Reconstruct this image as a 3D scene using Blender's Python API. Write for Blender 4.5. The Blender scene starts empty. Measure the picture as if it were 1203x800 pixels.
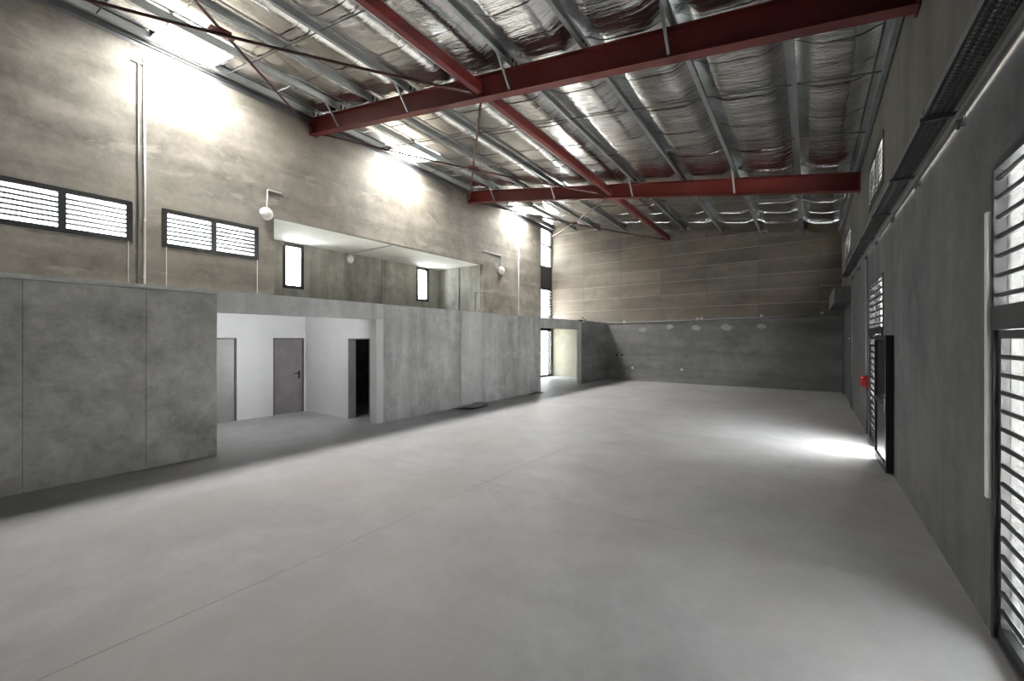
import bpy, bmesh, math, random
from mathutils import Vector, noise
random.seed(7)
C = bpy.context.scene.collection
SC = bpy.context.scene

# ------------------------------------------------------------------ camera, sky, exposure
cam_d = bpy.data.cameras.new('camera')
cam = bpy.data.objects.new('camera', cam_d); C.objects.link(cam)
cam.location = (0, 0, 2.0)
cam.rotation_euler = (math.radians(90), 0, math.radians(35.22))
cam_d.sensor_width = 36.0
cam_d.lens = 494.4 / 1203 * 36
cam_d.shift_y = -0.0011
cam_d.clip_start = 0.05
SC.camera = cam

SKY = 11.0            # overcast sky radiance
SKYLIGHT = 50.0      # own glow of the roof sheets, set in place of daylight through them
w = bpy.data.worlds.new('overcast_sky'); SC.world = w
w.use_nodes = True
bg = w.node_tree.nodes['Background']
bg.inputs['Color'].default_value = (0.92, 0.965, 1.0, 1)
bg.inputs['Strength'].default_value = SKY
try:
    w.cycles.sampling_method = 'MANUAL'; w.cycles.sample_map_resolution = 64
except Exception:
    pass
sun_d = bpy.data.lights.new('sun', 'SUN'); sun_d.energy = 380.0; sun_d.angle = math.radians(.6); sun_d.color = (1, .99, .985)
sun = bpy.data.objects.new('sun', sun_d); C.objects.link(sun)
sun.rotation_euler = (math.radians(11), math.radians(14), 0)      # near the zenith, a little to the right of the hall and behind the camera
vs = SC.view_settings
SC.display_settings.display_device = 'sRGB'
vs.view_transform = 'Standard'; vs.look = 'None'; vs.gamma = 1.0; vs.use_curve_mapping = False
vs.exposure = 1.5
SC.cycles.max_bounces = 12
SC.cycles.diffuse_bounces = 6
SC.cycles.glossy_bounces = 5
SC.cycles.transparent_max_bounces = 12
SC.cycles.sample_clamp_indirect = 8.0
SC.cycles.caustics_reflective = False
SC.cycles.caustics_refractive = False
SC.cycles.use_denoising = True

# room dimensions (metres); camera at the origin, y runs along the hall
XR, XP, XL, XB = 1.013, -8.362, -11.498, -14.17
YF, YB = 20.083, -1.2
SKYL = [(2.85, 4.05), (9.0, 10.2), (16.0, 17.2)]
def zb(x, y): return 5.72 + .165 * (XR - x) - .02 * (y - 6.5)   # underside of roof beams
def zp(x, y): return zb(x, y) + .45                                # underside of purlins
def zf(x, y): return zb(x, y) + .67                                # foil

# ------------------------------------------------------------------ helpers
def tag(o, label=None, cat=None, group=None, kind=None):
    if label: o['label'] = label
    if cat: o['category'] = cat
    if group: o['group'] = group
    if kind: o['kind'] = kind
    return o

def link(name, me, mat, parent=None, smooth=False):
    o = bpy.data.objects.new(name, me); C.objects.link(o)
    if mat is not None and len(me.materials) == 0: me.materials.append(mat)
    if smooth:
        for p in me.polygons: p.use_smooth = True
    if parent is not None: o.parent = parent
    return o

def empty(name, loc=(0, 0, 0), label=None, cat=None, group=None, kind=None):
    o = bpy.data.objects.new(name, None); C.objects.link(o)
    o.location = loc; o.empty_display_size = .1
    return tag(o, label, cat, group, kind)

class MB:
    def __init__(s, org=(0, 0, 0)): s.v = []; s.f = []; s.o = Vector(org)
    def quad(s, pts):
        n = len(s.v); s.v += [tuple(Vector(p) - s.o) for p in pts]; s.f.append(tuple(range(n, n + len(pts)))); return s
    def box(s, x0, x1, y0, y1, z0, z1):
        return s.hexa([(x0, y0, z0), (x1, y0, z0), (x1, y1, z0), (x0, y1, z0), (x0, y0, z1), (x1, y0, z1), (x1, y1, z1), (x0, y1, z1)])
    def hexa(s, p):
        n = len(s.v); s.v += [tuple(Vector(q) - s.o) for q in p]
        for f in ((0, 3, 2, 1), (4, 5, 6, 7), (0, 1, 5, 4), (1, 2, 6, 5), (2, 3, 7, 6), (3, 0, 4, 7)): s.f.append(tuple(n + i for i in f))
        return s
    def bar(s, a, b, w, h, up=(0, 0, 1)):
        a = Vector(a); b = Vector(b); d = (b - a).normalized(); u = Vector(up)
        sx = d.cross(u)
        if sx.length < 1e-4: sx = d.cross(Vector((1, 0, 0)))
        sx.normalize(); uz = sx.cross(d).normalized()
        P = []
        for e in (a, b):
            for (i, j) in ((-1, -1), (1, -1), (1, 1), (-1, 1)): P.append(e + sx * (i * w / 2) + uz * (j * h / 2))
        return s.hexa(P)
    def tube(s, pts, r, n=8, cap=True):
        pts = [Vector(p) for p in pts]; rings = []
        for i, p in enumerate(pts):
            if i == 0: d = pts[1] - p
            elif i == len(pts) - 1: d = p - pts[i - 1]
            else: d = (pts[i + 1] - p).normalized() + (p - pts[i - 1]).normalized()
            d.normalize()
            a = Vector((0, 0, 1)) if abs(d.z) < .9 else Vector((1, 0, 0))
            u = d.cross(a).normalized(); v = d.cross(u).normalized()
            k = 1.0
            if 0 < i < len(pts) - 1:
                c = max(.5, d.dot((p - pts[i - 1]).normalized())); k = 1 / c if c < .98 else 1
            b = len(s.v); rings.append(b)
            for j in range(n):
                t = 2 * math.pi * j / n
                s.v.append(tuple(p + (u * math.cos(t) + v * math.sin(t)) * r * min(k, 1.3) - s.o))
        for a, b in zip(rings, rings[1:]):
            for j in range(n): s.f.append((a + j, a + (j + 1) % n, b + (j + 1) % n, b + j))
        if cap:
            s.f.append(tuple(rings[0] + j for j in reversed(range(n)))); s.f.append(tuple(rings[-1] + j for j in range(n)))
        return s
    def lathe(s, c, axis, prof, n=24):
        """prof: list of (radius, height along axis)"""
        c = Vector(c); ax = Vector(axis).normalized()
        a = Vector((0, 0, 1)) if abs(ax.z) < .9 else Vector((1, 0, 0))
        u = ax.cross(a).normalized(); v = ax.cross(u).normalized(); rings = []
        for r, h in prof:
            b = len(s.v); rings.append(b)
            for j in range(n):
                t = 2 * math.pi * j / n
                s.v.append(tuple(c + ax * h + (u * math.cos(t) + v * math.sin(t)) * max(r, 1e-4) - s.o))
        for a, b in zip(rings, rings[1:]):
            for j in range(n): s.f.append((a + j, a + (j + 1) % n, b + (j + 1) % n, b + j))
        s.f.append(tuple(rings[0] + j for j in reversed(range(n)))); s.f.append(tuple(rings[-1] + j for j in range(n)))
        return s
    def mesh(s, name):
        me = bpy.data.meshes.new(name); me.from_pydata(s.v, [], s.f); me.update()
        bm = bmesh.new(); bm.from_mesh(me); bmesh.ops.recalc_face_normals(bm, faces=bm.faces); bm.to_mesh(me); bm.free()
        return me
    def build(s, name, mat, parent=None, smooth=False, bevel=0):
        o = link(name, s.mesh(name), mat, parent, smooth)
        if parent is None or parent.type == 'EMPTY' and parent.location.length > 0:
            pass
        o.location = s.o if parent is None else s.o - parent_world(parent)
        if bevel:
            m = o.modifiers.new('bevel', 'BEVEL'); m.width = bevel; m.segments = 2; m.limit_method = 'ANGLE'
        return o

def parent_world(p):
    v = Vector((0, 0, 0))
    while p is not None:
        v += p.location; p = p.parent
    return v

# ------------------------------------------------------------------ materials
def newmat(name):
    m = bpy.data.materials.new(name); m.use_nodes = True
    nt = m.node_tree; b = nt.nodes['Principled BSDF']
    return m, nt, b

def plain(name, col, rough=.5, metal=0, bump=0, bscale=60, var=1.0):
    m, nt, b = newmat(name); N = nt.nodes; L = nt.links
    b.inputs['Roughness'].default_value = rough; b.inputs['Metallic'].default_value = metal
    geo = N.new('ShaderNodeNewGeometry')
    nz = N.new('ShaderNodeTexNoise'); nz.inputs['Scale'].default_value = 3.0; nz.inputs['Detail'].default_value = 5
    L.new(geo.outputs['Position'], nz.inputs['Vector'])
    rp = N.new('ShaderNodeValToRGB')
    rp.color_ramp.elements[0].position = .3; rp.color_ramp.elements[1].position = .7
    rp.color_ramp.elements[0].color = tuple(c * (1 - .12 * var) for c in col) + (1,)
    rp.color_ramp.elements[1].color = tuple(min(1, c * (1 + .1 * var)) for c in col) + (1,)
    L.new(nz.outputs['Fac'], rp.inputs['Fac']); L.new(rp.outputs['Color'], b.inputs['Base Color'])
    if bump:
        n2 = N.new('ShaderNodeTexNoise'); n2.inputs['Scale'].default_value = bscale
        L.new(geo.outputs['Position'], n2.inputs['Vector'])
        bp = N.new('ShaderNodeBump'); bp.inputs['Strength'].default_value = bump; bp.inputs['Distance'].default_value = .01
        L.new(n2.outputs['Fac'], bp.inputs['Height']); L.new(bp.outputs['Normal'], b.inputs['Normal'])
    return m

def concrete(name, dark, light, blotch=.9, streak=0.0, band=0.0, rough=.8, bump=.25, tint=None, tint_amt=.3, obj_var=0.0, spec=.3, pale=.0, lo=.26, hi=.74):
    """raw concrete: large blotches, fine grain, optional vertical run marks and pour bands, tint patches"""
    m, nt, b = newmat(name); N = nt.nodes; L = nt.links
    b.inputs['Roughness'].default_value = rough
    b.inputs['Specular IOR Level'].default_value = spec
    geo = N.new('ShaderNodeNewGeometry'); P = geo.outputs['Position']
    def nz(scale, detail=6, rough_=.6, vec=P, dist=0.0):
        n = N.new('ShaderNodeTexNoise'); n.inputs['Scale'].default_value = scale; n.inputs['Detail'].default_value = detail
        n.inputs['Roughness'].default_value = rough_; n.inputs['Distortion'].default_value = dist
        L.new(vec, n.inputs['Vector']); return n.outputs['Fac']
    def mapping(sc, loc=(0, 0, 0)):
        mp = N.new('ShaderNodeMapping'); mp.inputs['Scale'].default_value = sc; mp.inputs['Location'].default_value = loc
        L.new(P, mp.inputs['Vector']); return mp.outputs['Vector']
    def math_(op, a, b_):
        n = N.new('ShaderNodeMath'); n.operation = op
        for i, x in enumerate((a, b_)):
            if isinstance(x, (int, float)): n.inputs[i].default_value = x
            else: L.new(x, n.inputs[i])
        return n.outputs[0]
    def ramp(x, a, c):
        r = N.new('ShaderNodeMapRange'); r.inputs['From Min'].default_value = a; r.inputs['From Max'].default_value = c
        L.new(x, r.inputs['Value']); return r.outputs['Result']
    big = ramp(nz(blotch, 7, .62, dist=.6), .3, .72)
    mid = ramp(nz(blotch * 3.7, 8, .68, mapping((1, 1, 1.1), (7, 3, 1)), .25), .3, .7)
    fine = ramp(nz(11, 9, .8), .25, .75)
    val = math_('ADD', math_('MULTIPLY', big, .42), math_('ADD', math_('MULTIPLY', mid, .34), math_('MULTIPLY', fine, .24)))
    if streak:
        st = ramp(nz(1.0, 5, .6, mapping((2.3, 2.3, .30), (4, 8, 0)), .6), .3, .72)
        val = math_('ADD', math_('MULTIPLY', val, 1 - streak), math_('MULTIPLY', st, streak))
    if band:
        bd = ramp(nz(1.0, 4, .55, mapping((.22, .22, 2.0), (3, 1, 5)), .4), .35, .66)
        val = math_('ADD', math_('MULTIPLY', val, 1 - band), math_('MULTIPLY', bd, band))
    cr = N.new('ShaderNodeValToRGB')
    cr.color_ramp.elements[0].position = lo; cr.color_ramp.elements[1].position = hi
    cr.color_ramp.elements[0].color = dark + (1,); cr.color_ramp.elements[1].color = light + (1,)
    L.new(val, cr.inputs['Fac']); col = cr.outputs['Color']
    def mix(fac, c1, c2, mode='MIX'):
        x = N.new('ShaderNodeMix'); x.data_type = 'RGBA'; x.blend_type = mode
        if isinstance(fac, float): x.inputs[0].default_value = fac
        else: L.new(fac, x.inputs[0])
        for i, c in ((6, c1), (7, c2)):
            if isinstance(c, tuple): x.inputs[i].default_value = c + (1,)
            else: L.new(c, x.inputs[i])
        return x.outputs[2]
    if tint:
        tf = math_('MULTIPLY', ramp(nz(.45, 4, .55, mapping((1, 1, 1), (11, 4, 2))), .42, .7), tint_amt)
        col = mix(tf, col, tint)
    if pale:
        pf = math_('MULTIPLY', ramp(nz(1.1, 6, .6, mapping((.5, .5, 1.3), (2, 9, 6)), 1.2), .6, .68), pale)
        col = mix(pf, col, tuple(min(1, c * 1.25) for c in light))
    # small pits and specks
    sp = ramp(nz(45, 2, .5), .7, .78)
    col = mix(math_('MULTIPLY', sp, .35), col, tuple(c * .55 for c in dark))
    if obj_var:
        oi = N.new('ShaderNodeObjectInfo')
        f = math_('ADD', math_('MULTIPLY', oi.outputs['Random'], obj_var), 1 - obj_var / 2)
        cc = N.new('ShaderNodeCombineColor')
        for i in range(3): L.new(f, cc.inputs[i])
        col = mix(1.0, col, cc.outputs[0], 'MULTIPLY')
    L.new(col, b.inputs['Base Color'])
    bp = N.new('ShaderNodeBump'); bp.inputs['Strength'].default_value = bump; bp.inputs['Distance'].default_value = .012
    L.new(math_('ADD', math_('MULTIPLY', val, .6), nz(30, 4, .7)), bp.inputs['Height']); L.new(bp.outputs['Normal'], b.inputs['Normal'])
    return m

M = {}
M['upper'] = concrete('beige_concrete', (.112, .102, .085), (.30, .281, .243), .5, band=.22, tint=(.21, .175, .13), tint_amt=.35, pale=.55)
M['lower'] = concrete('grey_concrete', (.31, .305, .29), (.74, .73, .705), .75, band=.08, tint=(.24, .235, .205), tint_amt=.35, pale=.3)
M['streaked'] = concrete('streaked_concrete', (.40, .405, .395), (.83, .835, .83), .9, streak=.36, tint=(.42, .415, .36), tint_amt=.4, pale=.25)
M['pale'] = concrete('pale_concrete', (.56, .56, .555), (.82, .82, .815), 1.2, streak=.35)
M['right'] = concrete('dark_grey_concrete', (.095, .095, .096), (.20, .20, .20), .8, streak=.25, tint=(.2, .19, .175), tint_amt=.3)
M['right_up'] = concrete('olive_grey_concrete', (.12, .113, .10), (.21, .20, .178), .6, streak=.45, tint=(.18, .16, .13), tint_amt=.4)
M['far'] = concrete('far_grey_concrete', (.15, .15, .147), (.33, .33, .325), .5, band=.25, tint=(.2, .19, .17), tint_amt=.3)
M['block'] = concrete('brown_grey_block', (.12, .105, .086), (.24, .215, .18), .7, band=.35, tint=(.26, .19, .13), tint_amt=.35, obj_var=.25)
M['mortar'] = concrete('mortar', (.42, .40, .37), (.56, .54, .50), 2)
M['recess'] = concrete('recess_concrete', (.20, .195, .172), (.42, .41, .365), .9, streak=.4)
M['floor'] = concrete('floor_concrete', (.40, .398, .402), (.63, .625, .63), .5, rough=.5, bump=.12, lo=.17, hi=.83, tint=(.50, .455, .435), tint_amt=.55, spec=.35)
M['joint'] = plain('dark_joint', (.12, .118, .115), .9)  # even dark grey for joints and the backing behind them
M['ground'] = plain('outdoor_paving', (.74, .73, .71), .9)
M['timber'] = plain('timber_soffit', (.25, .22, .18), .8)
M['render'] = plain('pale_render', (.86, .86, .85), .9)
M['white'] = plain('white_paint', (.84, .838, .828), .6, bump=.05, var=.25)
M['cream'] = plain('cream_plaster', (.40, .375, .29), .8)
M['soffit'] = concrete('white_soffit', (.66, .65, .61), (.80, .79, .745), .7, bump=.1)
M['red'] = plain('red_oxide_steel', (.10, .0085, .006), .55, bump=.03)
M['red_rod'] = plain('dark_red_oxide_steel', (.05, .012, .009), .55)
M['galv'] = plain('galvanised_steel', (.50, .53, .54), .34, .85, bump=.03, bscale=20)
M['galv_dark'] = plain('dull_galvanised_steel', (.17, .175, .18), .5, .6)
M['black'] = plain('black_aluminium', (.012, .012, .013), .38)
M['panel'] = plain('black_glazing', (.006, .006, .007), .12)
M['dark'] = plain('dark_interior', (.02, .02, .02), .9)
M['doorgrey'] = plain('grey_door_paint', (.30, .27, .285), .26)
M['doorframe'] = plain('dark_grey_door_frame', (.14, .125, .135), .35)
M['doorlight'] = plain('light_grey_door_paint', (.36, .35, .345), .22)
M['chrome'] = plain('brushed_steel', (.6, .6, .6), .25, 1.0)
M['plastic'] = plain('white_plastic', (.72, .71, .68), .4)
M['pvc'] = plain('grey_pvc', (.42, .43, .44), .45)
M['pvcm'] = plain('mid_grey_pvc', (.22, .22, .22), .75)
M['pvcd'] = plain('dark_grey_pvc', (.2, .2, .2), .5)
M['redbox'] = plain('signal_red_plastic', (.45, .015, .02), .35)
M['film'] = plain('white_film', (.82, .82, .81), .4)
M['cable'] = plain('black_cable', (.02, .02, .022), .5)
M['board'] = plain('grey_board', (.46, .46, .45), .6)
M['boarddark'] = plain('dark_board', (.05, .05, .05), .6)
M['patch'] = plain('pale_filler', (.42, .42, .41), .85)
M['dust'] = plain('floor_dust', (.27, .265, .26), .95, bump=.4, bscale=40)

def foil_mat():
    m, nt, b = newmat('reflective_foil'); N = nt.nodes; L = nt.links
    b.inputs['Metallic'].default_value = 1.0; b.inputs['Roughness'].default_value = .17
    geo = N.new('ShaderNodeNewGeometry')
    def nz(sc, scale, det, dist=0):
        mp = N.new('ShaderNodeMapping'); mp.inputs['Scale'].default_value = sc; L.new(geo.outputs['Position'], mp.inputs['Vector'])
        n = N.new('ShaderNodeTexNoise'); n.inputs['Scale'].default_value = scale; n.inputs['Detail'].default_value = det; n.inputs['Distortion'].default_value = dist
        L.new(mp.outputs['Vector'], n.inputs['Vector']); return n.outputs['Fac']
    rp = N.new('ShaderNodeValToRGB')
    rp.color_ramp.elements[0].position = .35; rp.color_ramp.elements[1].position = .65
    rp.color_ramp.elements[0].color = (.62, .61, .59, 1); rp.color_ramp.elements[1].color = (.86, .86, .85, 1)
    L.new(nz((1, 1, 1), 1.2, 4), rp.inputs['Fac']); L.new(rp.outputs['Color'], b.inputs['Base Color'])
    a = nz((.55, 3.0, 1), 3.2, 5, .8); c = nz((1, 1.6, 1), 11, 4, .5)
    ad = N.new('ShaderNodeMath'); ad.operation = 'MULTIPLY_ADD'; L.new(c, ad.inputs[0]); ad.inputs[1].default_value = .3; L.new(a, ad.inputs[2])
    bp = N.new('ShaderNodeBump'); bp.inputs['Strength'].default_value = .5; bp.inputs['Distance'].default_value = .03
    L.new(ad.outputs[0], bp.inputs['Height']); L.new(bp.outputs['Normal'], b.inputs['Normal'])
    return m
M['foil'] = foil_mat()

def glass_mat(name, tr):
    m, nt, b = newmat(name); N = nt.nodes; L = nt.links
    N.remove(b)
    out = N['Material Output']
    t = N.new('ShaderNodeBsdfTransparent'); t.inputs['Color'].default_value = (tr * .98, tr, tr, 1)
    g = N.new('ShaderNodeBsdfGlossy'); g.inputs['Roughness'].default_value = .02
    lw = N.new('ShaderNodeLayerWeight'); lw.inputs['Blend'].default_value = .5
    pw = N.new('ShaderNodeMath'); pw.operation = 'POWER'; L.new(lw.outputs['Facing'], pw.inputs[0]); pw.inputs[1].default_value = 5
    fr = N.new('ShaderNodeMath'); fr.operation = 'MULTIPLY_ADD'; L.new(pw.outputs[0], fr.inputs[0]); fr.inputs[1].default_value = .5; fr.inputs[2].default_value = .03
    mx = N.new('ShaderNodeMixShader'); L.new(fr.outputs[0], mx.inputs[0]); L.new(t.outputs[0], mx.inputs[1]); L.new(g.outputs[0], mx.inputs[2])
    L.new(mx.outputs[0], out.inputs[0]); return m
M['glass'] = glass_mat('clear_glass', .97)
M['tinted'] = glass_mat('tinted_glass', .72)
M['solar'] = glass_mat('dark_tinted_glass', .46)

def skylight_mat():
    m, nt, b = newmat('translucent_roof_sheet')
    b.inputs['Base Color'].default_value = (.9, .9, .87, 1)
    b.inputs['Emission Color'].default_value = (1.0, .985, .95, 1)
    b.inputs['Emission Strength'].default_value = SKYLIGHT
    return m
M['skylight'] = skylight_mat()
M['lamp'] = bpy.data.materials.new('added_alcove_light'); M['lamp'].use_nodes = True
_b = M['lamp'].node_tree.nodes['Principled BSDF']; _b.inputs['Emission Color'].default_value = (.95, .98, 1, 1); _b.inputs['Emission Strength'].default_value = 11.0  # glow of the added, unseen alcove light

# ------------------------------------------------------------------ walls
def wall(name, axis, p0, p1, a0, a1, z0, z1, openings, mat, kind='structure', parent=None, ztop=None):
    """slab between p0 and p1 on `axis`, spanning a0..a1 along the other horizontal axis; openings (a,a,z,z)"""
    A = sorted(set([a0, a1] + [round(v, 4) for o in openings for v in o[:2] if a0 < v < a1]))
    if ztop:                                          # extra breaks so that the top follows the roof
        A = sorted(set(A + [a0 + (a1 - a0) * i / 4 for i in range(5)]))
    Z = sorted(set([z0, z1] + [round(v, 4) for o in openings for v in o[2:] if z0 < v < z1]))
    def solid(i, j):
        if i < 0 or j < 0 or i >= len(A) - 1 or j >= len(Z) - 1: return False
        a = (A[i] + A[i + 1]) / 2; z = (Z[j] + Z[j + 1]) / 2
        return not any(o[0] < a < o[1] and o[2] < z < o[3] for o in openings)
    m = MB()
    def pt(p, a, z):
        if ztop and abs(z - z1) < 1e-6: z = ztop(a)
        return (p, a, z) if axis == 'X' else (a, p, z)
    for i in range(len(A) - 1):
        for j in range(len(Z) - 1):
            if not solid(i, j): continue
            q = [(A[i], Z[j]), (A[i + 1], Z[j]), (A[i + 1], Z[j + 1]), (A[i], Z[j + 1])]
            for p in (p0, p1): m.quad([pt(p, *c) for c in q])
            for k, (di, dj) in enumerate(((0, -1), (1, 0), (0, 1), (-1, 0))):
                if not solid(i + di, j + dj):
                    c, d = q[k], q[(k + 1) % 4]
                    m.quad([pt(p0, *c), pt(p0, *d), pt(p1, *d), pt(p1, *c)])
    me = bpy.data.meshes.new(name); me.from_pydata(m.v, [], m.f); me.update()
    bm = bmesh.new(); bm.from_mesh(me); bmesh.ops.remove_doubles(bm, verts=bm.verts, dist=1e-4); bmesh.ops.recalc_face_normals(bm, faces=bm.faces); bm.to_mesh(me); bm.free()
    o = link(name, me, mat, parent)
    if kind: o['kind'] = kind
    return o

# ground outside and the floor slabs
g = MB().quad([(-60, -50, -.35), (60, -50, -.35), (60, 70, -.35), (-60, 70, -.35)]).build('ground', M['ground']); tag(g, kind='structure')
fl = MB().box(XL - .2, XR + .15, YB - .1, YF + .2, -.2, -.008).build('floor', M['joint']); tag(fl, kind='structure')
fx = [XL - .2, XP - .0, -3.70, XR + .15]; fy = [YB - .1, 4.62, 10.6, 15.6, YF + .2]
for i in range(3):
    for j in range(4):
        e = .0025
        MB().box(fx[i] + e, fx[i + 1] - e, fy[j] + e, fy[j + 1] - e, -.007, 0).build('floor_slab', M['floor'], fl)

# unseen on the right: overhang added to block sky, wall added to bounce light
cn = MB().box(XR + .14, XR + 1.8, YB - 6, YF + 6, 3.36, 3.5).build('added_canopy', M['timber']); tag(cn, kind='structure')
fc = MB().box(13.0, 13.4, -25, 60, -.35, 5.2).build('added_facade', M['render']); tag(fc, kind='structure')

# exterior left wall
WIN_L = [(.62, 2.60, 4.01, 4.86), (3.08, 5.05, 4.01, 4.86)]
REC = (5.43, 14.15, 2.80, 5.24)
STRIP = (18.87, 20.03, .06, 7.95)
AD = [(3.62, 4.55, 0, 2.035), (5.41, 6.235, 0, 2.035)]
wl = wall('wall_left', 'X', XL - .2, XL, YB - .1, YF + .2, 0, 9, WIN_L + [REC, STRIP] + AD, M['upper'], ztop=lambda y: zf(XL, y) + .02)
# recess beyond the left wall
wall('wall_recess', 'X', XB - .2, XB, REC[0] - .2, REC[1] + .2, 2.60, 5.45, [(6.97, 7.68, 3.70, 5.21), (12.74, 13.48, 3.70, 5.21)], M['recess'])
wall('wall_recess_near', 'Y', REC[0] - .2, REC[0], XB, XL - .2, 2.60, 5.45, [], M['recess'])
wall('wall_recess_far', 'Y', REC[1], REC[1] + .2, XB, XL - .2, 2.60, 5.45, [], M['recess'])
tag(MB().box(XB, XL - .2, REC[0], REC[1], 5.24, 5.45).build('ceiling_recess', M['soffit']), kind='structure')
tag(MB().box(XB, XL - .2, REC[0], REC[1], 2.60, 2.80).build('floor_recess', M['recess']), kind='structure')
# mezzanine slab with the white soffit of the alcove
tag(MB().box(XL, XP - .2, YB, YF, 2.665, 2.80).build('floor_mezzanine', M['lower']), kind='structure')
tag(MB().box(XL + .006, XP - .2, 1.0, 6.28, 2.655, 2.665).build('ceiling_alcove', M['white']), kind='structure')
wall('wall_alcove', 'X', XL + .0005, XL + .006, 1.0, 6.28, 0, 2.66, AD, M['white'])
wall('wall_alcove_side', 'Y', 6.28, 6.48, XL, XP - .205, 0, 2.66, [(-9.49, -8.60, 0, 2.03)], M['white'])
wall('wall_alcove_near', 'Y', .8, 1.0, XL, XP - .2, 0, 2.66, [], M['white'])
wall('wall_store', 'Y', 13.33, 13.53, XL, XP - .2, 0, 2.66, [], M['recess'])

wall('wall_store_far', 'Y', YF - .012, YF + .001, XL, XP - .2, 0, 2.66, [], M['cream'])

# partition: one object per cast panel
pt_ = MB().box(XP - .2, XP - .03, YB, 2.98, 0, 2.78).box(XP - .2, XP - .03, 6.50, 13.71, 0, 2.83).box(XP - .2, XP - .03, 17.27, YF, 0, 2.83).box(XP - .2, XP - .03, 2.98, 6.5, 2.50, 2.83).box(XP - .2, XP - .03, 13.71, 17.27, 2.46, 2.83).build('wall_partition', M['joint'])
tag(pt_, kind='structure')
def panel(y0, y1, z0, z1, mat, out=0.0, e=.0022):
    return MB((XP, (y0 + y1) / 2, z0)).box(XP - .2, XP + out, y0 + e, y1 - e, z0 + e * (z0 > 0), z1).build('concrete_panel', mat, pt_, bevel=.002)
for y0, y1, out in ((YB, .80, 0), (.80, 2.05, .004), (2.05, 3.0, .010)): panel(y0, y1, 0, 2.775, M['lower'], out)
panel(YB, 3.0, 2.785, 2.85, M['pale'], .004)
panel(3.0, 6.48, 2.472, 2.85, M['pale'], .002, .0)
panel(6.48, 9.22, 0, 2.845, M['streaked'], 0)
panel(9.22, 10.20, 0, 2.84, M['pale'], .012)
panel(10.20, 13.73, 0, 2.84, M['streaked'], 0)
panel(13.73, 17.25, 2.44, 2.84, M['streaked'], .002, .0)
panel(17.25, YF, 0, 2.84, M['far'], 0)
MB().box(XP - .2, XP + .001, 17.20, 17.2535, 0, 2.44).build('white_jamb', M['white'], pt_)

MB().box(XP - .21, XP + .002, 6.28, 6.48, 0, 2.475).build('white_jamb', M['white'], pt_)
lb = MB((XP - .2, 4.6, 2.25)).box(XP - .26, XP - .2, 3.15, 5.4, 2.49, 2.64).build('added_light_housing', M['plastic'], bpy.data.objects['ceiling_alcove'])  # hidden light added behind the lintel to brighten the alcove walls
MB((XP - .2, 4.6, 2.25)).box(XP - .272, XP - .2602, 3.18, 5.37, 2.50, 2.63).build('added_light_face', M['lamp'], lb)

# right wall
D_NEAR = (2.25, 4.18, 0, 3.17); D_MID = (9.30, 11.23, 0, 3.12); D_FAR = (15.90, 19.55, 0, 3.10)
WIN_R = [(9.25, 11.27, 4.60, 5.48), (15.9, 18.5, 4.55, 5.42)]
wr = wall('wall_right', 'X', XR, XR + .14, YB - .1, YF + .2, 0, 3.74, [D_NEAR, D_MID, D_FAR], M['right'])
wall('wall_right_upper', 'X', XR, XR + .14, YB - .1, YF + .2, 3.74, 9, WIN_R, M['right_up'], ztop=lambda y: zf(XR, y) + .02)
# far wall: cast lower part, blocks above in seven bays
wall('wall_far', 'Y', YF, YF + .2, XL - .2, XR + .14, 0, 2.86, [], M['far'])
fu = wall('wall_far_upper', 'Y', YF + .007, YF + .2, XL - .2, XR + .14, 2.86, 9, [], M['mortar'], ztop=lambda x: zf(x, YF) + .02)
jx = [XL, -9.59, -7.57, -5.64, -3.69, -1.71, .33, XR]
for i in range(7):
    r = 0
    while True:
        z0 = 2.86 + .60 * r; z1 = z0 + .586
        xa, xb = jx[i] + .010, jx[i + 1] - .010
        if z0 > zf(xa, YF): break
        ta, tb = min(z1, zf(xa, YF)), min(z1, max(z0 + .01, zf(xb, YF)))
        d = random.uniform(-.004, .004); y0, y1 = YF + d, YF + .05
        sk = random.uniform(-.008, .008) if r else 0
        mb = MB(((xa + xb) / 2, YF, z0))
        mb.hexa([(xa, y0, z0), (xb, y0, z0 + sk), (xb, y1, z0 + sk), (xa, y1, z0), (xa, y0, ta), (xb, y0, tb), (xb, y1, tb), (xa, y1, ta)])
        mb.build('wall_panel', M['block'], fu)
        r += 1
    if i: MB().box(jx[i] - .011, jx[i] + .011, YF + .0045, YF + .05, 2.86, zf(jx[i], YF)).build('joint_strip', M['joint'], fu)
# near end wall behind the camera
wall('wall_near', 'Y', YB - .2, YB, XL - .2, XR + .14, 0, 9, [], M['right_up'], ztop=lambda x: zf(x, YB) + .02)

# ------------------------------------------------------------------ roof
PURX = [-11.36, -10.05, -8.71, -7.36, -5.89, -4.54, -3.10, -1.66, -.24, .93]
ceil = MB()
XS0, XS1 = XL, -10.12
def roofq(x0, x1, y0, y1):
    dz = .10
    ceil.hexa([(x0, y0, zf(x0, y0) + dz), (x1, y0, zf(x1, y0) + dz), (x1, y1, zf(x1, y1) + dz), (x0, y1, zf(x0, y1) + dz),
               (x0, y0, zf(x0, y0) + dz + .06), (x1, y0, zf(x1, y0) + dz + .06), (x1, y1, zf(x1, y1) + dz + .06), (x0, y1, zf(x0, y1) + dz + .06)])
roofq(XS1, XR + .95, YB - .3, YF + .3); roofq(XL - .3, XS0, YB - .3, YF + .3)  # right eave extended, out of view, to keep sun off the upper windows
ys = [YB - .3] + [v for s in SKYL for v in s] + [YF + .3]
for k in range(0, len(ys), 2): roofq(XS0, XS1, ys[k], ys[k + 1])
ceil = ceil.build('ceiling', M['galv_dark']); tag(ceil, kind='structure')

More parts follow.
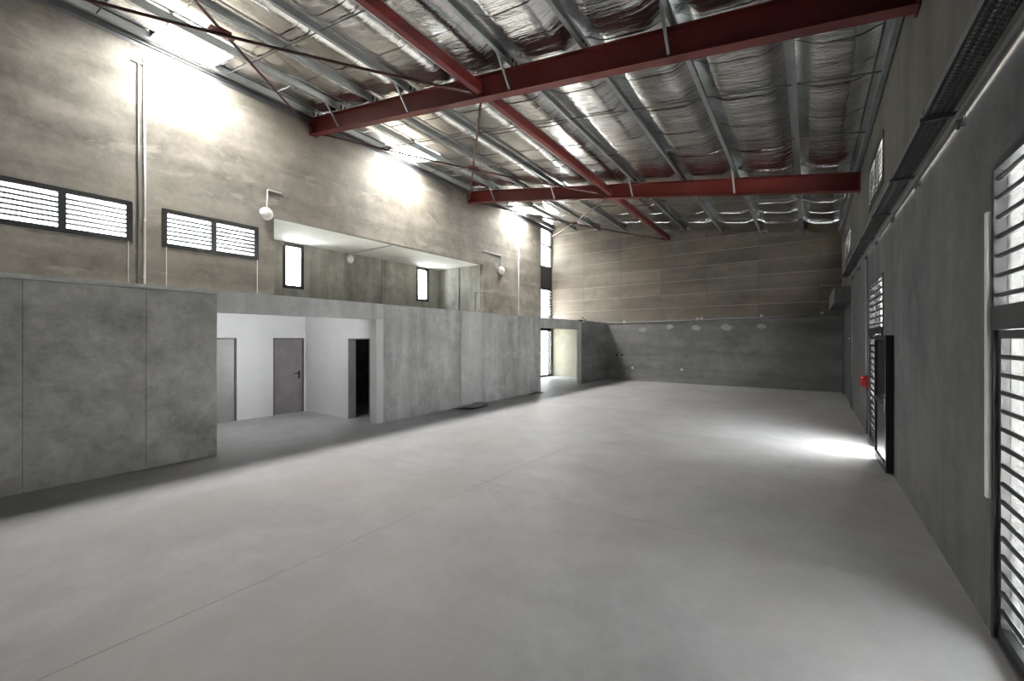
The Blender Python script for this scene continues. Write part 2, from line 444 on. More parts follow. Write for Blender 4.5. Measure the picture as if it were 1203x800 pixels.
yb = [-1.2, .45, 1.65, 2.85, 4.05, 5.28, 6.5, 7.75, 9.0, 10.2, 11.6, 13.0, 14.5, 16.0, 17.2, 18.6, YF + .02]
for k in range(len(yb) - 1):
    y0, y1 = yb[k] - .012, yb[k + 1] + .012
    x0 = XS1 + .0 if (yb[k], yb[k + 1]) in SKYL else XL
    xs = [x0]
    for a, b in zip([XL] + PURX, PURX + [XR]):
        L_ = b - a
        off = [.02, .045, .075, .11, .16, .23, .32, .43, .55]
        cand = [o for o in off if o < L_ / 2 - .04] + ([L_ / 2] if L_ > .2 else []) + [L_ - o for o in reversed(off) if o < L_ / 2 - .04] + [L_]
        for q in cand:
            x = a + q
            if x > x0 + .02: xs.append(x)
    ny = 17; V = []; F = []
    sd = random.uniform(0, 50)
    for j in range(ny):
        t = j / (ny - 1); y = y0 + (y1 - y0) * t
        for x in xs:
            a = max([XL] + [p for p in PURX if p <= x]); b = min([XR] + [p for p in PURX if p > x])
            u = (x - a) / max(.01, b - a); sag = .065 * (1 - math.cos(math.pi * min(1, min(x - a, b - x) / .42))) if b - a > .5 else 0
            wv = noise.noise(Vector((x * 1.1 + sd, y * 3.6, sd))) * .010 + noise.noise(Vector((x * 4, y * 11, sd))) * .004
            fr = math.sin(math.pi * u) ** .5 if 0 < u < 1 and b - a > .5 else 0
            lip = (.008 * max(0, 1 - t / .05) - .003 * max(0, 1 - (1 - t) / .05)) * fr + .008 * math.sin(math.pi * t) * fr
            V.append((x, y, zf(x, y) + .005 - sag + wv * fr - lip))
    n = len(xs)
    for j in range(ny - 1):
        for i in range(n - 1): F.append((j * n + i, j * n + i + 1, (j + 1) * n + i + 1, (j + 1) * n + i))
    me = bpy.data.meshes.new('foil_sheet'); me.from_pydata(V, [], F); me.update()
    link('foil_sheet', me, M['foil'], ceil, True)

SKYLAB = ['bright translucent roof light above the left wall, nearest the camera', 'bright translucent roof light in the middle bay, seen just under the nearest red beam', 'bright translucent roof light above the left wall near the far corner']
for k, (y0, y1) in enumerate(SKYL):
    x0, x1 = XS0 + .04, XS1 - .02
    t = empty('skylight', ((x0 + x1) / 2, (y0 + y1) / 2, zf((x0 + x1) / 2, y0)), SKYLAB[k], 'skylight', 'roof lights along the left wall')
    n = 15; mb = MB()
    for i in range(n):                                 # ribbed sheet
        ya, yc = y0 + (y1 - y0) * i / n, y0 + (y1 - y0) * (i + 1) / n
        ha, hc = (.012 * (i % 2), .012 * ((i + 1) % 2))
        mb.quad([(x0, ya, zf(x0, ya) + .06 + ha), (x1, ya, zf(x1, ya) + .06 + ha), (x1, yc, zf(x1, yc) + .06 + hc), (x0, yc, zf(x0, yc) + .06 + hc)])
    mb.build('translucent_sheet', M['skylight'], t)
    for y in (y0 + .02, y1 - .02):
        MB().bar((x0, y, zf(x0, y) - .03), (x1, y, zf(x1, y) - .03), .04, .16).build('trimmer', M['galv_dark'], t)
    MB().tube([((x0 + x1) / 2, y0 + .05, zf(-10.8, y0) - .01), ((x0 + x1) / 2, y1 - .05, zf(-10.8, y1) - .01)], .012, 6).build('rod', M['galv_dark'], t)

# eave angles on the wall heads
def sloped_strip(x0, x1, dz0, dz1, name):
    mb = MB()
    P = [(x0, YB), (x1, YB), (x1, YF), (x0, YF)]
    mb.hexa([(x, y, zf(XL if x < -5 else XR, y) + dz0) for x, y in P] + [(x, y, zf(XL if x < -5 else XR, y) + dz1) for x, y in P])
    o = mb.build(name, M['galv_dark']); tag(o, kind='structure'); return o
sloped_strip(XL, XL + .045, -.30, -.22, 'trim_1')
sloped_strip(XL, XL + .010, -.38, -.30, 'trim_2')

# purlins (Z sections with lips), numbered from the left wall
ORD = ['first', 'second', 'third', 'fourth', 'fifth', 'sixth', 'seventh', 'eighth', 'ninth', 'tenth']
NB = [-.2, 6.5, 13.2]
for k, px in enumerate(PURX):
    y0, y1 = YB, YF - .01
    d = .2; fw = .07; tk = .006
    mb = MB((px, 0, zp(px, 0)))
    def strip(xa, xb, za, zb_):
        mb.hexa([(xa, y0, zp(px, y0) + za), (xb, y0, zp(px, y0) + za), (xb, y1, zp(px, y1) + za), (xa, y1, zp(px, y1) + za),
                 (xa, y0, zp(px, y0) + zb_), (xb, y0, zp(px, y0) + zb_), (xb, y1, zp(px, y1) + zb_), (xa, y1, zp(px, y1) + zb_)])
    strip(px - tk / 2, px + tk / 2, 0, d); strip(px, px + fw, 0, tk); strip(px + fw - tk, px + fw, 0, .022)
    strip(px - fw, px, d - tk, d); strip(px - fw, px - fw + tk, d - .022, d)
    lab = 'galvanised Z purlin under the foil, %s one counted from the left wall' % ORD[k] if k < 9 else 'galvanised Z purlin tight along the head of the dark right wall'
    o = mb.build('purlin', M['galv']); tag(o, lab, 'purlin', 'roof purlins')

# red rafters
def ibeam(mb, a, b, dpt, bf, tf=.016, tw=.010):
    a = Vector(a); b = Vector(b)
    for dz, hh, ww in ((tf / 2, tf, bf), (dpt / 2, dpt - 2 * tf, tw), (dpt - tf / 2, tf, bf)):
        mb.bar(a + Vector((0, 0, dz)), b + Vector((0, 0, dz)), ww, hh)
BL = {6.5: 'thick red oxide roof beam nearest the camera, spanning from wall to wall', 13.2: 'farther red oxide roof beam, level across the hall in front of the far wall'}
for y in (6.5, 13.2):
    xa, xb = XL - .0, XR - .005
    xa += .03
    mb = MB((xa, y, zb(xa, y))); ibeam(mb, (xa, y, zb(xa, y)), (xb, y, zb(xb, y)), .45, .19)
    o = mb.build('roof_beam', M['red']); tag(o, BL[y], 'beam', 'red roof beams')
    MB().box(xa - .022, xa, y - .12, y + .12, zb(xa, y) - .03, zb(xa, y) + .48).build('end_plate', M['red'], o)
    MB().box(xb - .02, xb + .004, y - .12, y + .12, zb(xb, y) - .03, zb(xb, y) + .48).build('end_plate', M['red'], o)
    MB().box(-5.36, -5.34, y - .09, y + .09, zb(-5.35, y) + .02, zb(-5.35, y) + .43).build('stiffener', M['red'], o)
    for k, px in enumerate(PURX[:-1]):
        z = zp(px, y)
        MB().box(px + .008, px + .016, y - .085, y - .03, z - .0, z + .17).box(px + .008, px + .016, y + .03, y + .085, z, z + .17).tube([(px + .0, y - .06, z + .05), (px + .035, y - .06, z + .05)], .014, 6).tube([(px, y - .06, z + .13), (px + .035, y - .06, z + .13)], .014, 6).build('purlin_cleat', M['black'], o)
    for px in (PURX[1], PURX[3], PURX[5], PURX[7]):
        MB().bar((px - .01, y - .11, zb(px, y) + .03), (px - .02, y - .50, zp(px, y) + .10), .045, .006, (1, 0, 0)).bar((px - .03, y - .11, zb(px, y) + .03), (px - .04, y - .50, zp(px, y) + .10), .006, .045, (1, 0, 0)).build('fly_brace', M['galv'], o)

# red struts on the centre line
STL = ['red longitudinal steel strut running from the top edge down to the nearest beam', 'red longitudinal steel strut between the two red roof beams', 'red longitudinal steel strut from the farther beam to the far wall']
for k, (y0, y1) in enumerate(((YB, 6.40), (6.60, 13.10), (13.30, YF))):
    x = -5.30; z0, z1 = zb(x, y0) + .17, zb(x, y1) + .17
    o = MB((x, y0, z0)).bar((x, y0, z0), (x, y1, z1), .13, .20).build('steel_strut', M['red'], bevel=.012); tag(o, STL[k], 'strut', 'red centre struts')

# cross bracing
def brace(p, q, r, label, sagv):
    p, q = Vector(p), Vector(q); pts = []
    for i in range(13):
        t = i / 12; v = p.lerp(q, t); v.z -= sagv * 4 * t * (1 - t); pts.append(v)
    o = MB(p).tube(pts, r, 8).build('brace_rod', M['red_rod'], None, True); tag(o, label, 'brace', 'diagonal roof braces')
    for e, s in ((p, q), (q, p)):
        d = (s - e).normalized()
        MB(e).bar(e - d * .02, e + d * .22, .012, .10).build('end_lug', M['red'], o)
    return o, pts[6]
BN = ['nearest', 'middle', 'farthest']
for k, (y0, y1) in enumerate(((-.2, 6.40), (6.6, 13.1), (13.3, YF - .12))):
    xa, xb = XL + .10, -5.42
    dz = .10
    bay = ['nearest roof bay', 'roof bay between the red beams', 'farthest roof bay'][k]
    o, mid = brace((xa, y0, zb(xa, y0) + dz), (xb, y1, zb(xb, y1) + dz), .028, 'dark red brace, %s, from left wall to centre strut' % bay, .10)
    o2, mid2 = brace((xb, y0, zb(xb, y0) + dz), (xa, y1, zb(xa, y1) + dz), .026, 'dark red brace, %s, crossing back to left wall' % bay, .04)
    d = Vector((.62, .64, -.10)).normalized(); ul = (Vector((1, -.9, -.16))).normalized()
    m2 = (mid + mid2) / 2
    mb = MB(m2)
    mb.bar(m2 - Vector((0, .20, 0)), m2 + Vector((0, .20, 0)), .16, .012, (0, 0, 1))
    mb.bar(m2 - Vector((0, .11, -.016)), m2 + Vector((0, .11, .016)), .24, .012, (0, 0, 1))
    mb.build('gusset_plate', M['red'], o)

# thin bridging rods under the purlins
for k, y in enumerate((2.03, 4.27, 8.73, 10.97, 15.5, 17.8)):
    a = (XL, y, zp(XL, y) + .06); b = (XR, y, zp(XR, y) + .06)
    pl = ['nearest the camera', 'a little in front of the nearest red beam', 'just beyond the nearest red beam', 'halfway between the two red beams', 'just beyond the farther red beam', 'closest to the far wall'][k]
    o = MB(a).tube([a, b], .014, 6).build('bridging_rod', M['galv_dark']); tag(o, 'thin steel bridging rod across the purlins, ' + pl, 'rod', 'purlin bridging rods')

# ------------------------------------------------------------------ windows and doors
def tag_s(o): o['kind'] = 'structure'; return o
def louvred(name, x, out, y0, y1, z0, z1, mull, nb, fw=.10, bars_to='inner', glass='tinted', depth=.07, barr=.025):
    """barred window in a wall on X; out = +1/-1 towards outdoors"""
    t = empty(name, (x, (y0 + y1) / 2, z0)); tag_s(t)
    xa, xb = x - out * .012, x + out * depth
    mb = MB(); xl, xh = min(xa, xb), max(xa, xb)
    mb.box(xl, xh, y0, y1, z0, z0 + fw).box(xl, xh, y0, y1, z1 - fw, z1).box(xl, xh, y0, y0 + fw, z0 + fw, z1 - fw).box(xl, xh, y1 - fw, y1, z0 + fw, z1 - fw)
    mb.build('window_frame', M['black'], t)
    edges = [y0 + fw] + [v for m in mull for v in (m - fw * .55, m + fw * .55)] + [y1 - fw]
    for m in mull: MB().box(xl, xh, m - fw * .55, m + fw * .55, z0 + fw, z1 - fw).build('mullion', M['black'], t)
    for a, b in zip(edges[::2], edges[1::2]):
        if glass: MB().box(x + out * .055, x + out * .061, a, b, z0 + fw, z1 - fw).build('pane', M[glass], t)
        me = None
        for i in range(nb):
            z = z0 + fw + (z1 - z0 - 2 * fw) * (i + 1) / (nb + 1)
            c = (x + out * .02, (a + b) / 2, z)
            if me is None:
                h = (b - a) / 2
                me = MB().tube([(0, -h, 0), (0, h, 0)], barr, 6).mesh('bar')
            o = link('bar', me, M['black'], t); o.location = Vector(c) - t.location
    return t
for k, (y0, y1, z0, z1) in enumerate(WIN_L): louvred('window_%d' % (k + 1), XL, -1, y0, y1, z0, z1, [(y0 + y1) / 2 - (.02 if k == 0 else 0)], 6)
for k, (y0, y1, z0, z1) in enumerate(WIN_R): louvred('window_%d' % (k + 3), XR, 1, y0, y1, z0, z1, [(y0 + y1) / 2], 6, barr=.02)
for k, (y0, y1) in enumerate(((6.97, 7.68), (12.74, 13.48))): louvred('window_%d' % (k + 5), XB, -1, y0, y1, 3.70, 5.21, [], 0, .11, glass='glass')
# tall corner window
t = empty('window_7', (XL, 19.45, 0)); tag_s(t)
y0, y1, zA, zB = STRIP
xl, xh = XL - .08, XL + .01
mb = MB()
mb.box(xl, xh, y0, y0 + .06, zA, zB).box(xl, xh, y1 - .06, y1, zA, zB).box(xl, xh, y0, y1, zA, zA + .06).box(xl, xh, y0, y1, zB - .06, zB)
mb.build('window_frame', M['black'], t)
for z in (7.02, 5.87, 4.66, 3.20): MB().box(xl, xh, y0 + .06, y1 - .06, z - .035, z + .035).build('transom', M['black'], t)
MB().box(XL - .07, XL - .01, y0 + .06, y1 - .06, 2.44, 2.86).build('slab_cover', M['black'], t)
MB().box(XL - .05, XL - .02, y0 + .06, y1 - .06, 4.69, 5.84).build('solid_panel', M['black'], t)
for za, zc in ((7.055, 7.89), (5.905, 6.985), (3.235, 4.625), (.12, 2.44)): MB().box(XL - .062, XL - .056, y0 + .06, y1 - .06, za, zc).build('pane', M['tinted'], t)
me = MB().tube([(0, -.52, 0), (0, .52, 0)], .026, 6).mesh('bar')
for i in range(9):
    o = link('bar', me, M['black'], t); o.location = (.0, 0, 3.32 + i * .145)
MB().box(xl, xh, 19.74, 19.79, .12, 2.44).build('mullion', M['black'], t)
me = MB().tube([(0, -.09, 0), (0, .09, 0)], .02, 6).mesh('bar')
for i in range(15):
    o = link('bar', me, M['black'], t); o.location = (0, .43, .24 + i * .15)

def barred_leaf(t, x, out, y0, y1, z0, z1, nb, st=.055, handle=None, barr=.015):
    lf = empty('leaf', Vector((x, (y0 + y1) / 2, z0)) - t.location); lf.parent = t
    xl, xh = sorted((x + out * .005, x + out * .055))
    MB().box(xl, xh, y0, y0 + st, z0, z1).box(xl, xh, y1 - st, y1, z0, z1).box(xl, xh, y0 + st, y1 - st, z0, z0 + .09).box(xl, xh, y0 + st, y1 - st, z1 - st, z1).build('leaf_frame', M['black'], lf)
    MB().box(x + out * .045, x + out * .05, y0 + st, y1 - st, z0 + .09, z1 - st).build('pane', M['solar'], lf)
    h = (y1 - y0) / 2 - st; me = MB().tube([(0, -h, 0), (0, h, 0)], barr, 8).mesh('bar')
    w0 = Vector((x, (y0 + y1) / 2, z0))
    for i in range(nb):
        o = link('bar', me, M['black'], lf); o.location = Vector((out * .012, 0, .09 + (z1 - z0 - .09 - st) * (i + 1) / (nb + 1)))
    return lf

def barred_door(name, y0, y1, z1, ztr, leaves, ntop, nbot, barr=.015):
    t = empty(name, (XR, (y0 + y1) / 2, 0)); tag_s(t)
    x0, x1 = XR - .012, XR + .065; fw = .055
    MB().box(x0, x1, y0, y0 + fw, 0, z1).box(x0, x1, y1 - fw, y1, 0, z1).box(x0, x1, y0 + fw, y1 - fw, z1 - fw, z1).build('door_frame', M['black'], t)
    MB().box(x0 - .015, x1, y0 + fw, y1 - fw, ztr - .075, ztr + .075).build('transom', M['black'], t)
    MB().box(x0, x1, y0 + fw, y1 - fw, 0, .025).build('threshold', M['galv_dark'], t)
    ym = (y0 + y1) / 2 if y1 - y0 > 1.5 else y0 + .085
    MB().box(x0, x1, ym - .03, ym + .03, ztr + .075, z1 - fw).build('mullion', M['black'], t)
    for a, b in ((y0 + fw, ym - .03), (ym + .03, y1 - fw)):
        MB().box(XR + .048, XR + .053, a, b, ztr + .075, z1 - fw).build('pane', M['solar'], t)
        h = (b - a) / 2; me = MB().tube([(0, -h, 0), (0, h, 0)], barr, 8).mesh('bar')
        for i in range(ntop):
            o = link('bar', me, M['black'], t); o.location = Vector((XR + .012, (a + b) / 2, ztr + .075 + (z1 - fw - ztr - .075) * (i + .6) / ntop)) - t.location
    for a, b in leaves: barred_leaf(t, XR, 1, a, b, .03, ztr - .08, nbot, barr=barr)
    return t
d1 = barred_door('door_1', D_NEAR[0], D_NEAR[1], D_NEAR[3], 2.14, [(2.31, 3.20), (3.23, 4.12)], 7, 15)
MB().box(XR - .034, XR - .012, 4.165, 4.215, .93, 2.86).build('white_strip', M['film'], d1)
d2 = barred_door('door_2', D_MID[0], D_MID[1], D_MID[3], 2.14, [(10.27, 11.17)], 7, 14, .02)
# the open leaf folded back along the wall towards the camera
lf = empty('open_leaf', Vector((XR - .014, 9.33, .03)) - d2.location); lf.parent = d2
ang = math.radians(1.2)
lf.rotation_euler = (0, 0, ang)
def leafpart(mb, name, mat):
    o = link(name, mb.mesh(name), mat, lf); return o
W_, H_, T_ = 1.10, 2.03, .10  # leaf thickened: its black edge fills the shaded gap to the wall
leafpart(MB().box(-T_, 0, -.07, 0, 0, H_).box(-T_, 0, -W_, -W_ + .07, 0, H_).box(-T_, 0, -W_ + .07, -.07, 0, .12).box(-T_, 0, -W_ + .07, -.07, H_ - .07, H_).box(-T_, 0, -W_ + .07, -.07, .98, 1.06), 'leaf_frame', M['black'])
leafpart(MB().box(-.085, -.03, -W_ + .07, -.07, .12, H_ - .07), 'pane', M['panel'])
me = MB().tube([(0, -W_ / 2 + .07, 0), (0, W_ / 2 - .07, 0)], .014, 6).mesh('bar')
for i in range(13):
    o = link('bar', me, M['black'], lf); o.location = (-.012, -W_ / 2, .12 + 1.84 * (i + 1) / 14)
leafpart(MB().tube([(-T_, -W_ + .035, 1.02), (-T_ - .05, -W_ + .035, 1.02), (-T_ - .05, -W_ + .16, 1.02)], .011, 6).tube([(-T_ - .004, -W_ + .035, .9), (-T_ - .004, -W_ + .035, 1.1)], .018, 6), 'handle', M['chrome'])
MB().tube([(XR, 9.42, 2.1), (XR - .09, 9.42, 2.09), (XR - .1, 9.30, 2.09)], .012, 6).build('door_stay', M['chrome'], d2)
# far roller door with its housing
t = empty('door_3', (XR, (D_FAR[0] + D_FAR[1]) / 2, 0)); tag_s(t)
y0, y1, _, z1 = D_FAR
for y in (y0, y1 - .08): MB().box(XR - .02, XR + .09, y, y + .08, 0, z1).build('guide_rail', M['galv_dark'], t)
ns = 26; hs = z1 / ns
me = MB().box(-.012, .012, -(y1 - y0) / 2 + .08, (y1 - y0) / 2 - .08, 0, hs * .985).mesh('slat')
for i in range(ns):
    o = link('slat', me, M['galv_dark'], t); o.location = (.04, 0, i * hs)
MB().box(XR - .40, XR, y0 - .05, y1 + .2, 3.10, 3.57).build('roller_housing', M['right'], t, bevel=.01)

# alcove doors in the white wall
def flush_door(name, y0, y1, mat, handle=True):
    t = empty(name, (XL, (y0 + y1) / 2, 0)); tag_s(t)
    z1 = 2.045
    MB().box(XL - .19, XL + .002, y0 - .01, y0 + .035, 0, z1).box(XL - .19, XL + .002, y1 - .035, y1 + .01, 0, z1).box(XL - .19, XL + .002, y0 + .035, y1 - .035, z1 - .045, z1).build('door_frame', M['doorframe'], t)
    MB().box(XL - .085, XL - .035, y0 + .03, y1 - .03, .0, z1 - .04).build('leaf', mat, t)
    if handle:
        hy = y1 - .12
        MB().box(XL - .036, XL - .026, hy - .022, hy + .022, .92, 1.14).tube([(XL - .03, hy, 1.07), (XL + .02, hy, 1.07), (XL + .02, hy - .14, 1.07)], .013, 8).build('handle', M['black'], t)
    return t
flush_door('door_4', AD[0][0], AD[0][1], M['doorlight'], False)
flush_door('door_5', AD[1][0], AD[1][1], M['doorgrey'])
t = empty('door_6', (-9.04, 6.38, 0)); tag_s(t)
MB().box(-9.49, -9.465, 6.275, 6.485, 0, 2.03).box(-8.625, -8.60, 6.275, 6.485, 0, 2.03).box(-9.465, -8.625, 6.275, 6.485, 2.005, 2.03).build('door_lining', M['pvc'], t)

# ------------------------------------------------------------------ fittings
# cable tray along the right wall
tx0, tx1, tz = .775, .945, 3.83
tr = empty('cable_tray', (.86, YB, tz), 'long grey perforated cable tray on brackets along the dark right wall', 'cable tray')
MB().box(tx0, tx0 + .004, YB, 15.88, tz, tz + .06).build('side_rail', M['galv_dark'], tr)
MB().box(tx1 - .004, tx1, YB, 15.88, tz, tz + .06).build('side_rail', M['galv_dark'], tr)
mb = MB()
for i in range(5):
    x = tx0 + (tx1 - tx0 - .014) * i / 4; mb.box(x, x + .014, YB, 15.88, tz, tz + .003)
y = YB
while y < 15.8:
    mb.box(tx0, tx1, y, y + .018, tz, tz + .003); y += .045
o = mb.build('perforated_base', M['galv_dark'], tr); o['kind'] = 'stuff'
for y in (1.55, 3.20, 4.81, 6.43, 8.12, 9.93, 11.6, 13.3, 15.0):
    mb = MB().bar((.75, y, tz - .02), (XR, y, tz - .02), .035, .03).box(XR - .035, XR, y - .02, y + .02, tz - .13, tz + .02).tube([(.775, y, tz - .03), (.775, y, tz + .07)], .006, 6).tube([(XR - .04, y, tz - .03), (XR - .04, y, tz - .15)], .013, 6)
    mb.build('bracket', M['galv_dark'], tr)
for k, (x, r) in enumerate(((.80, .012), (.83, .016), (.862, .010), (.887, .018), (.92, .011))):
    pts = [(x + .010 * math.sin(y * 1.3 + k * 2), y, tz + .004 + r + .004 * math.sin(y * 2.1 + k)) for y in [YB + i * .6 for i in range(29)]]
    o = MB(pts[0]).tube(pts, r, 6).build('cable', M['cable'], None, True)
    tag(o, 'black power cable in the cable tray, ' + ('the outermost, farthest from the wall', 'second from the open room side', 'thin one in the middle of the tray', 'thickest one', 'closest to the right wall')[k], 'cable', 'cables in the tray')
o = MB((.975, YB, 3.78)).tube([(.975, YB, 3.775), (.975, 15.88, 3.775)], .026, 10).build('conduit', M['pvcm'], None, True)
tag(o, 'grey plastic conduit pipe running beside the cable tray on the right wall', 'conduit')
o = MB((XR - .02, 11.85, 1.2)).tube([(XR - .018, 11.62, 3.74), (XR - .018, 11.62, 1.24)], .015, 8).build('conduit', M['pvc'], None, True)
tag(o, 'grey vertical conduit dropping from the cable tray to the red box', 'conduit')
o = MB((XR - .02, 11.85, 0)).tube([(XR - .018, 11.60, 1.0), (XR - .018, 11.60, .0)], .018, 8).build('conduit', M['pvcd'], None, True)
tag(o, 'dark grey pipe rising from the floor to the red box', 'conduit')
o = MB((XR - .02, 15.0, 0)).tube([(XR - .018, 15.3, 3.74), (XR - .018, 15.3, .0)], .015, 8).build('conduit', M['pvc'], None, True)
tag(o, 'grey vertical conduit beside the far roller door', 'conduit')
t = empty('alarm_box', (XR, 11.6, 1.0), 'red alarm box on the right wall beyond the open door', 'alarm box')
MB((XR, 11.6, 1.0)).box(XR - .12, XR, 11.5, 11.72, 1.01, 1.23).build('case', M['redbox'], t, bevel=.01)
MB((XR, 11.6, 1.0)).box(XR - .128, XR - .12, 11.53, 11.69, 1.04, 1.2).build('cover', M['redbox'], t)
MB((XR, 11.6, 1.0)).box(XR - .05, XR, 11.42, 11.5, .97, 1.03).build('bracket', M['redbox'], t)
for (y, z, lab) in ((12.2, 4.1, 'small grey junction box above the cable tray, nearer the open door'), (13.4, 4.05, 'small grey junction box above the cable tray, farther along the right wall')):
    o = MB((XR, y, z)).box(XR - .06, XR, y, y + .12, z, z + .12).build('junction_box', M['plastic'], bevel=.008); tag(o, lab, 'junction box')
    MB((XR, y, z)).box(XR - .066, XR - .06, y + .01, y + .11, z + .01, z + .11).build('lid', M['pvc'], o)

# round wall lamps with their conduits
def lamp(y, z, x, r, pts, lab, tr_=.014):
    t = empty('wall_lamp', (x, y, z), lab, 'lamp', 'round wall lamps')
    MB(t.location).lathe((x, y, z), (1, 0, -.0), [(r * .9, 0), (r, .02), (r, .05), (r * .97, .055)], 28).build('lamp_base', M['pvc'], t, True)
    MB(t.location).lathe((x, y, z), (1, 0, 0), [(r * .95, .05), (r * .93, .08), (r * .82, .115), (r * .6, .14), (r * .3, .152), (0.001, .155)], 28).build('lamp_shade', M['plastic'], t, True)
    MB(t.location).tube(pts, tr_, 8).build('conduit', M['pvc'], t)
    return t
xw = XL + .02
lamp(5.20, 5.23, XL + .05, .165, [(xw + .05, 5.22, 5.38), (xw + .05, 5.24, 5.84), (xw, 5.27, 5.88), (xw, 5.62, 5.88)], 'round white wall lamp at the upper left corner of the recess', .02)
lamp(15.38, 5.13, XL, .19, [(xw, 15.38, 5.28), (xw, 15.38, 5.82), (xw, 14.15, 5.82)], 'round white wall lamp below a bent conduit, right of the recess', .018)
lamp(9.41, 5.02, XB, .17, [(XB + .02, 9.41, 5.1), (XB + .02, 9.41, 5.22), (XL - .2, 9.41, 5.22)], 'round white wall lamp at the back of the recess, under its white ceiling', .02)
for y, z, lab in ((5.27, 4.55, 'small dark socket in the wall right of the second window'),):
    o = MB((XL, y, z)).box(XL, XL + .012, y, y + .09, z, z + .05).build('wall_socket', M['pvcd']); tag(o, lab, 'socket')

def cond(y, z0, z1, r, mat, lab, x=None):
    o = MB((xw, y, z0)).tube([(xw, y, z0), (xw, y, z1)], r, 8).build('conduit', mat, None, True); tag(o, lab, 'conduit')
    z = z0 + .5
    while z < z1:
        MB((xw, y, z)).box(XL, xw + r + .004, y - .025, y + .025, z - .012, z + .012).build('clip', mat, o); z += 1.2
    return o
c = cond(2.69, 2.82, 7.78, .017, M['galv_dark'], 'dark grey vertical conduit on the left wall between the two barred windows')
MB((xw, 2.69, 7.78)).bar((XL, 2.58, 7.8), (XL, 2.80, 7.8), .06, .02).build('top_bracket', M['galv_dark'], c)
cond(2.79, 2.82, 7.95, .022, M['plastic'], 'white vertical conduit on the left wall between the two barred windows')
cond(16.82, 2.82, 6.75, .022, M['plastic'], 'white vertical conduit on the left wall near the far tall window')
for y, lab in ((2.53, 'thin pale cable hanging below the right end of the first barred window'), (3.16, 'thin pale cable hanging below the left end of the second barred window'), (5.02, 'thin pale cable hanging below the right end of the second barred window')):
    o = MB((XL, y, 2.82)).tube([(XL + .008, y, 2.82), (XL + .008, y, 4.03)], .008, 6).build('cable', M['plastic']); tag(o, lab, 'cable')
o = MB((XB, 13.0, 2.8)).tube([(-12.9, REC[1] - .025, 2.8), (-12.9, REC[1] - .025, 5.22)], .02, 8).build('conduit', M['pvcd']); tag(o, 'dark vertical pipe on the side wall of the recess', 'conduit')
o = MB((XB, 11, 2.8)).tube([(XB + .03, 10.9, 2.8), (XB + .03, 10.9, 5.22)], .022, 8).build('conduit', M['pvcd']); tag(o, 'dark vertical pipe on the back wall of the recess', 'conduit')
o = MB((-11.9, 14.1, 2.8)).tube([(-11.95, REC[1] - .02, 2.8), (-11.95, REC[1] - .02, 4.05), (-11.72, REC[1] - .02, 4.05)], .02, 6).build('conduit', M['pvcd']); tag(o, 'bent dark pipe at the front edge of the recess side wall', 'conduit')

# conduit on the far wall
o = MB((-8, YF, 2.85)).tube([(XP + .035, 17.35, 2.87), (XP + .035, YF - .06, 2.81), (XP + .06, YF - .035, 2.81), (-5.5, YF - .035, 2.84), (.95, YF - .035, 2.97)], .030, 8).build('conduit', M['pvc'], None, True)
tag(o, 'long grey conduit along the far wall at the joint of its lower part', 'conduit')
for x in (-7.4, -4.05, -3.88, -1.6, .4): MB((x, YF, 2.85)).box(x - .05, x + .05, YF - .075, YF, 2.80 + .02 * (x + 8), 2.89 + .02 * (x + 8)).build('clip', M['plastic'], o)
t = empty('junction_box', (XP, 17.3, 2.85), 'white box with dark bracket at the conduit end above the far opening', 'junction box')
MB(t.location).box(XP, XP + .12, 17.2, 17.42, 2.76, 2.92).build('case', M['plastic'], t, bevel=.01)
MB(t.location).box(XP - .06, XP + .08, 17.0, 17.2, 2.80, 2.88).box(XP, XP + .05, 17.28, 17.34, 2.92, 3.0).build('bracket', M['black'], t)
for x, z, mat, lab in ((-7.79, 1.22, 'black', 'left of a pair of small black wall sockets on the far wall'), (-7.53, 1.23, 'black', 'right of a pair of small black wall sockets on the far wall'), (-7.01, .62, 'plastic', 'low white wall socket on the far wall, left one'), (-4.73, .63, 'plastic', 'low white wall socket on the far wall, right one')):
    o = MB((x, YF, z)).box(x - .05, x + .05, YF - .015, YF, z - .05, z + .05).build('wall_socket', M[mat], bevel=.004); tag(o, lab, 'socket')
for x, z, r in ((-6.52, 2.47, .24), (-5.25, 2.6, .22), (-4.11, 2.52, .24), (-2.92, 2.54, .26), (-1.6, 2.55, .2)):
    pts = []
    for i in range(11):
        a = 2 * math.pi * i / 11; q = r * random.uniform(.7, 1.0) * (1 if math.sin(a) < .3 else .8); pts.append((x + q * math.cos(a), z + .7 * q * math.sin(a)))
    mb = MB(); mb.quad([(a, YF - .004, b) for a, b in pts])
    n = len(pts)
    for i in range(n):
        (a, b), (c_, d_) = pts[i], pts[(i + 1) % n]; mb.quad([(a, YF - .004, b), (c_, YF - .004, d_), (c_, YF + .001, d_), (a, YF + .001, b)])
    mb.build('filler_patch', M['patch'], bpy.data.objects['wall_far'])

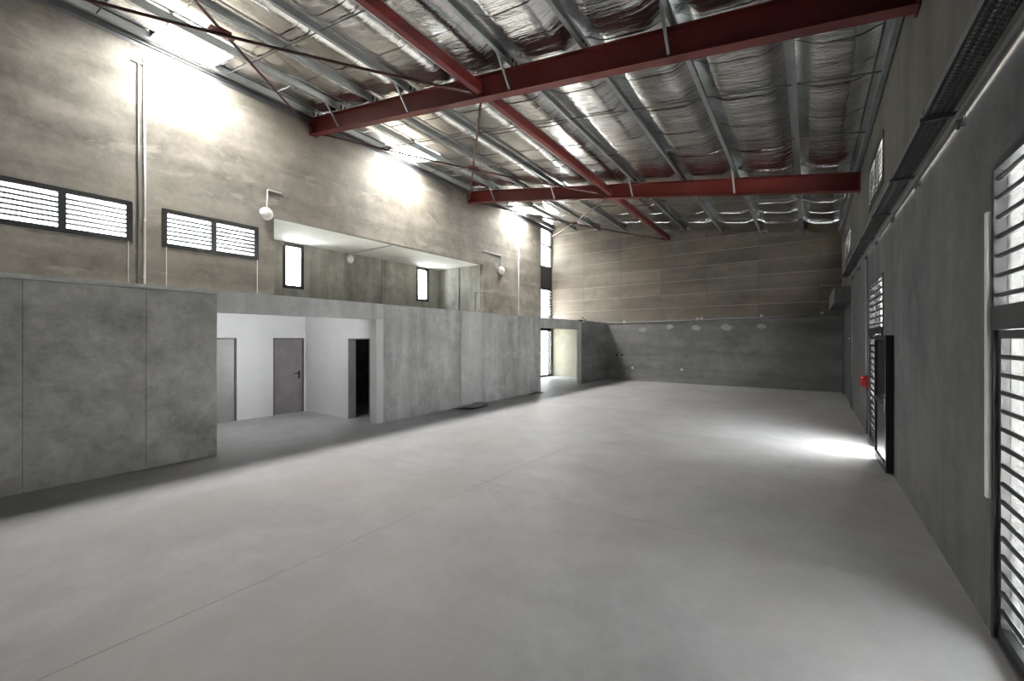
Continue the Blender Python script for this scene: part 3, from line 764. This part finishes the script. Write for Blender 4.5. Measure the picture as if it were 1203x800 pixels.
# boards left on the floor by the partition
def board(name, cx, cy, z, w_, d_, th, rot, lift, mat, lab):
    V = []; n = 9
    mb = MB((cx, cy, z)); ca, sa = math.cos(rot), math.sin(rot)
    def pt(u, v, h):
        hh = lift * (2 * u - 1) ** 2 + .25 * lift * v
        x = (v - .5) * d_; y = (u - .5) * w_
        return (cx + x * ca - y * sa, cy + x * sa + y * ca, z + h + hh)
    for i in range(n - 1):
        a, b = i / (n - 1), (i + 1) / (n - 1)
        mb.hexa([pt(a, 0, 0), pt(a, 1, 0), pt(b, 1, 0), pt(b, 0, 0), pt(a, 0, th), pt(a, 1, th), pt(b, 1, th), pt(b, 0, th)])
    o = mb.build(name, mat); tag(o, lab, 'board'); return o
board('board', -8.03, 9.3, 0.0, 1.0, .46, .014, -.05, .035, M['boarddark'], 'dark thin board lying on the floor by the partition, under the pale one')
board('board', -8.0, 9.42, .052, .95, .46, .014, .12, .03, M['board'], 'pale grey thin board lying on top of the dark board by the partition')
# swept dust by the second opening
V = []; F = []; nx, ny = 8, 20
mb = MB()
for j in range(ny + 1):
    for i in range(nx + 1):
        u, v = i / nx, j / ny
        h = .07 * math.sin(math.pi * v) ** .8 * (math.sin(math.pi * u) ** .8) * (.7 + .5 * noise.noise(Vector((u * 4, v * 9, 1))))
        V.append((XP + .01 + .22 * u, 12.75 + .95 * v, max(.001, h)))
for j in range(ny):
    for i in range(nx): F.append((j * (nx + 1) + i, j * (nx + 1) + i + 1, (j + 1) * (nx + 1) + i + 1, (j + 1) * (nx + 1) + i))
me = bpy.data.meshes.new('dust_pile'); me.from_pydata(V, [], F); me.update()
o = link('dust_pile', me, M['dust'], None, True); tag(o, 'low pile of grey dust swept against the partition before the second opening', 'dust pile', kind='stuff')

# ------------------------------------------------------------------ daylight portals at the real openings
def portal(name, loc, sy, sz, out):
    d = bpy.data.lights.new(name, 'AREA'); d.shape = 'RECTANGLE'; d.size = sz; d.size_y = sy
    d.cycles.is_portal = True
    o = bpy.data.objects.new(name, d); C.objects.link(o); o.location = loc
    o.rotation_euler = (0, math.radians(90 if out > 0 else -90), 0)
    return o
for (y0, y1, z0, z1) in WIN_L + [STRIP]: portal('window_daylight', (XL - .21, (y0 + y1) / 2, (z0 + z1) / 2), y1 - y0, z1 - z0, -1)
for (y0, y1) in ((6.97, 7.68), (12.74, 13.48)): portal('window_daylight', (XB - .21, (y0 + y1) / 2, 4.455), y1 - y0, 1.5, -1)
for (y0, y1, z0, z1) in WIN_R + [D_NEAR, D_MID, D_FAR]: portal('window_daylight', (XR + .15, (y0 + y1) / 2, (z0 + z1) / 2), y1 - y0, z1 - z0, 1)
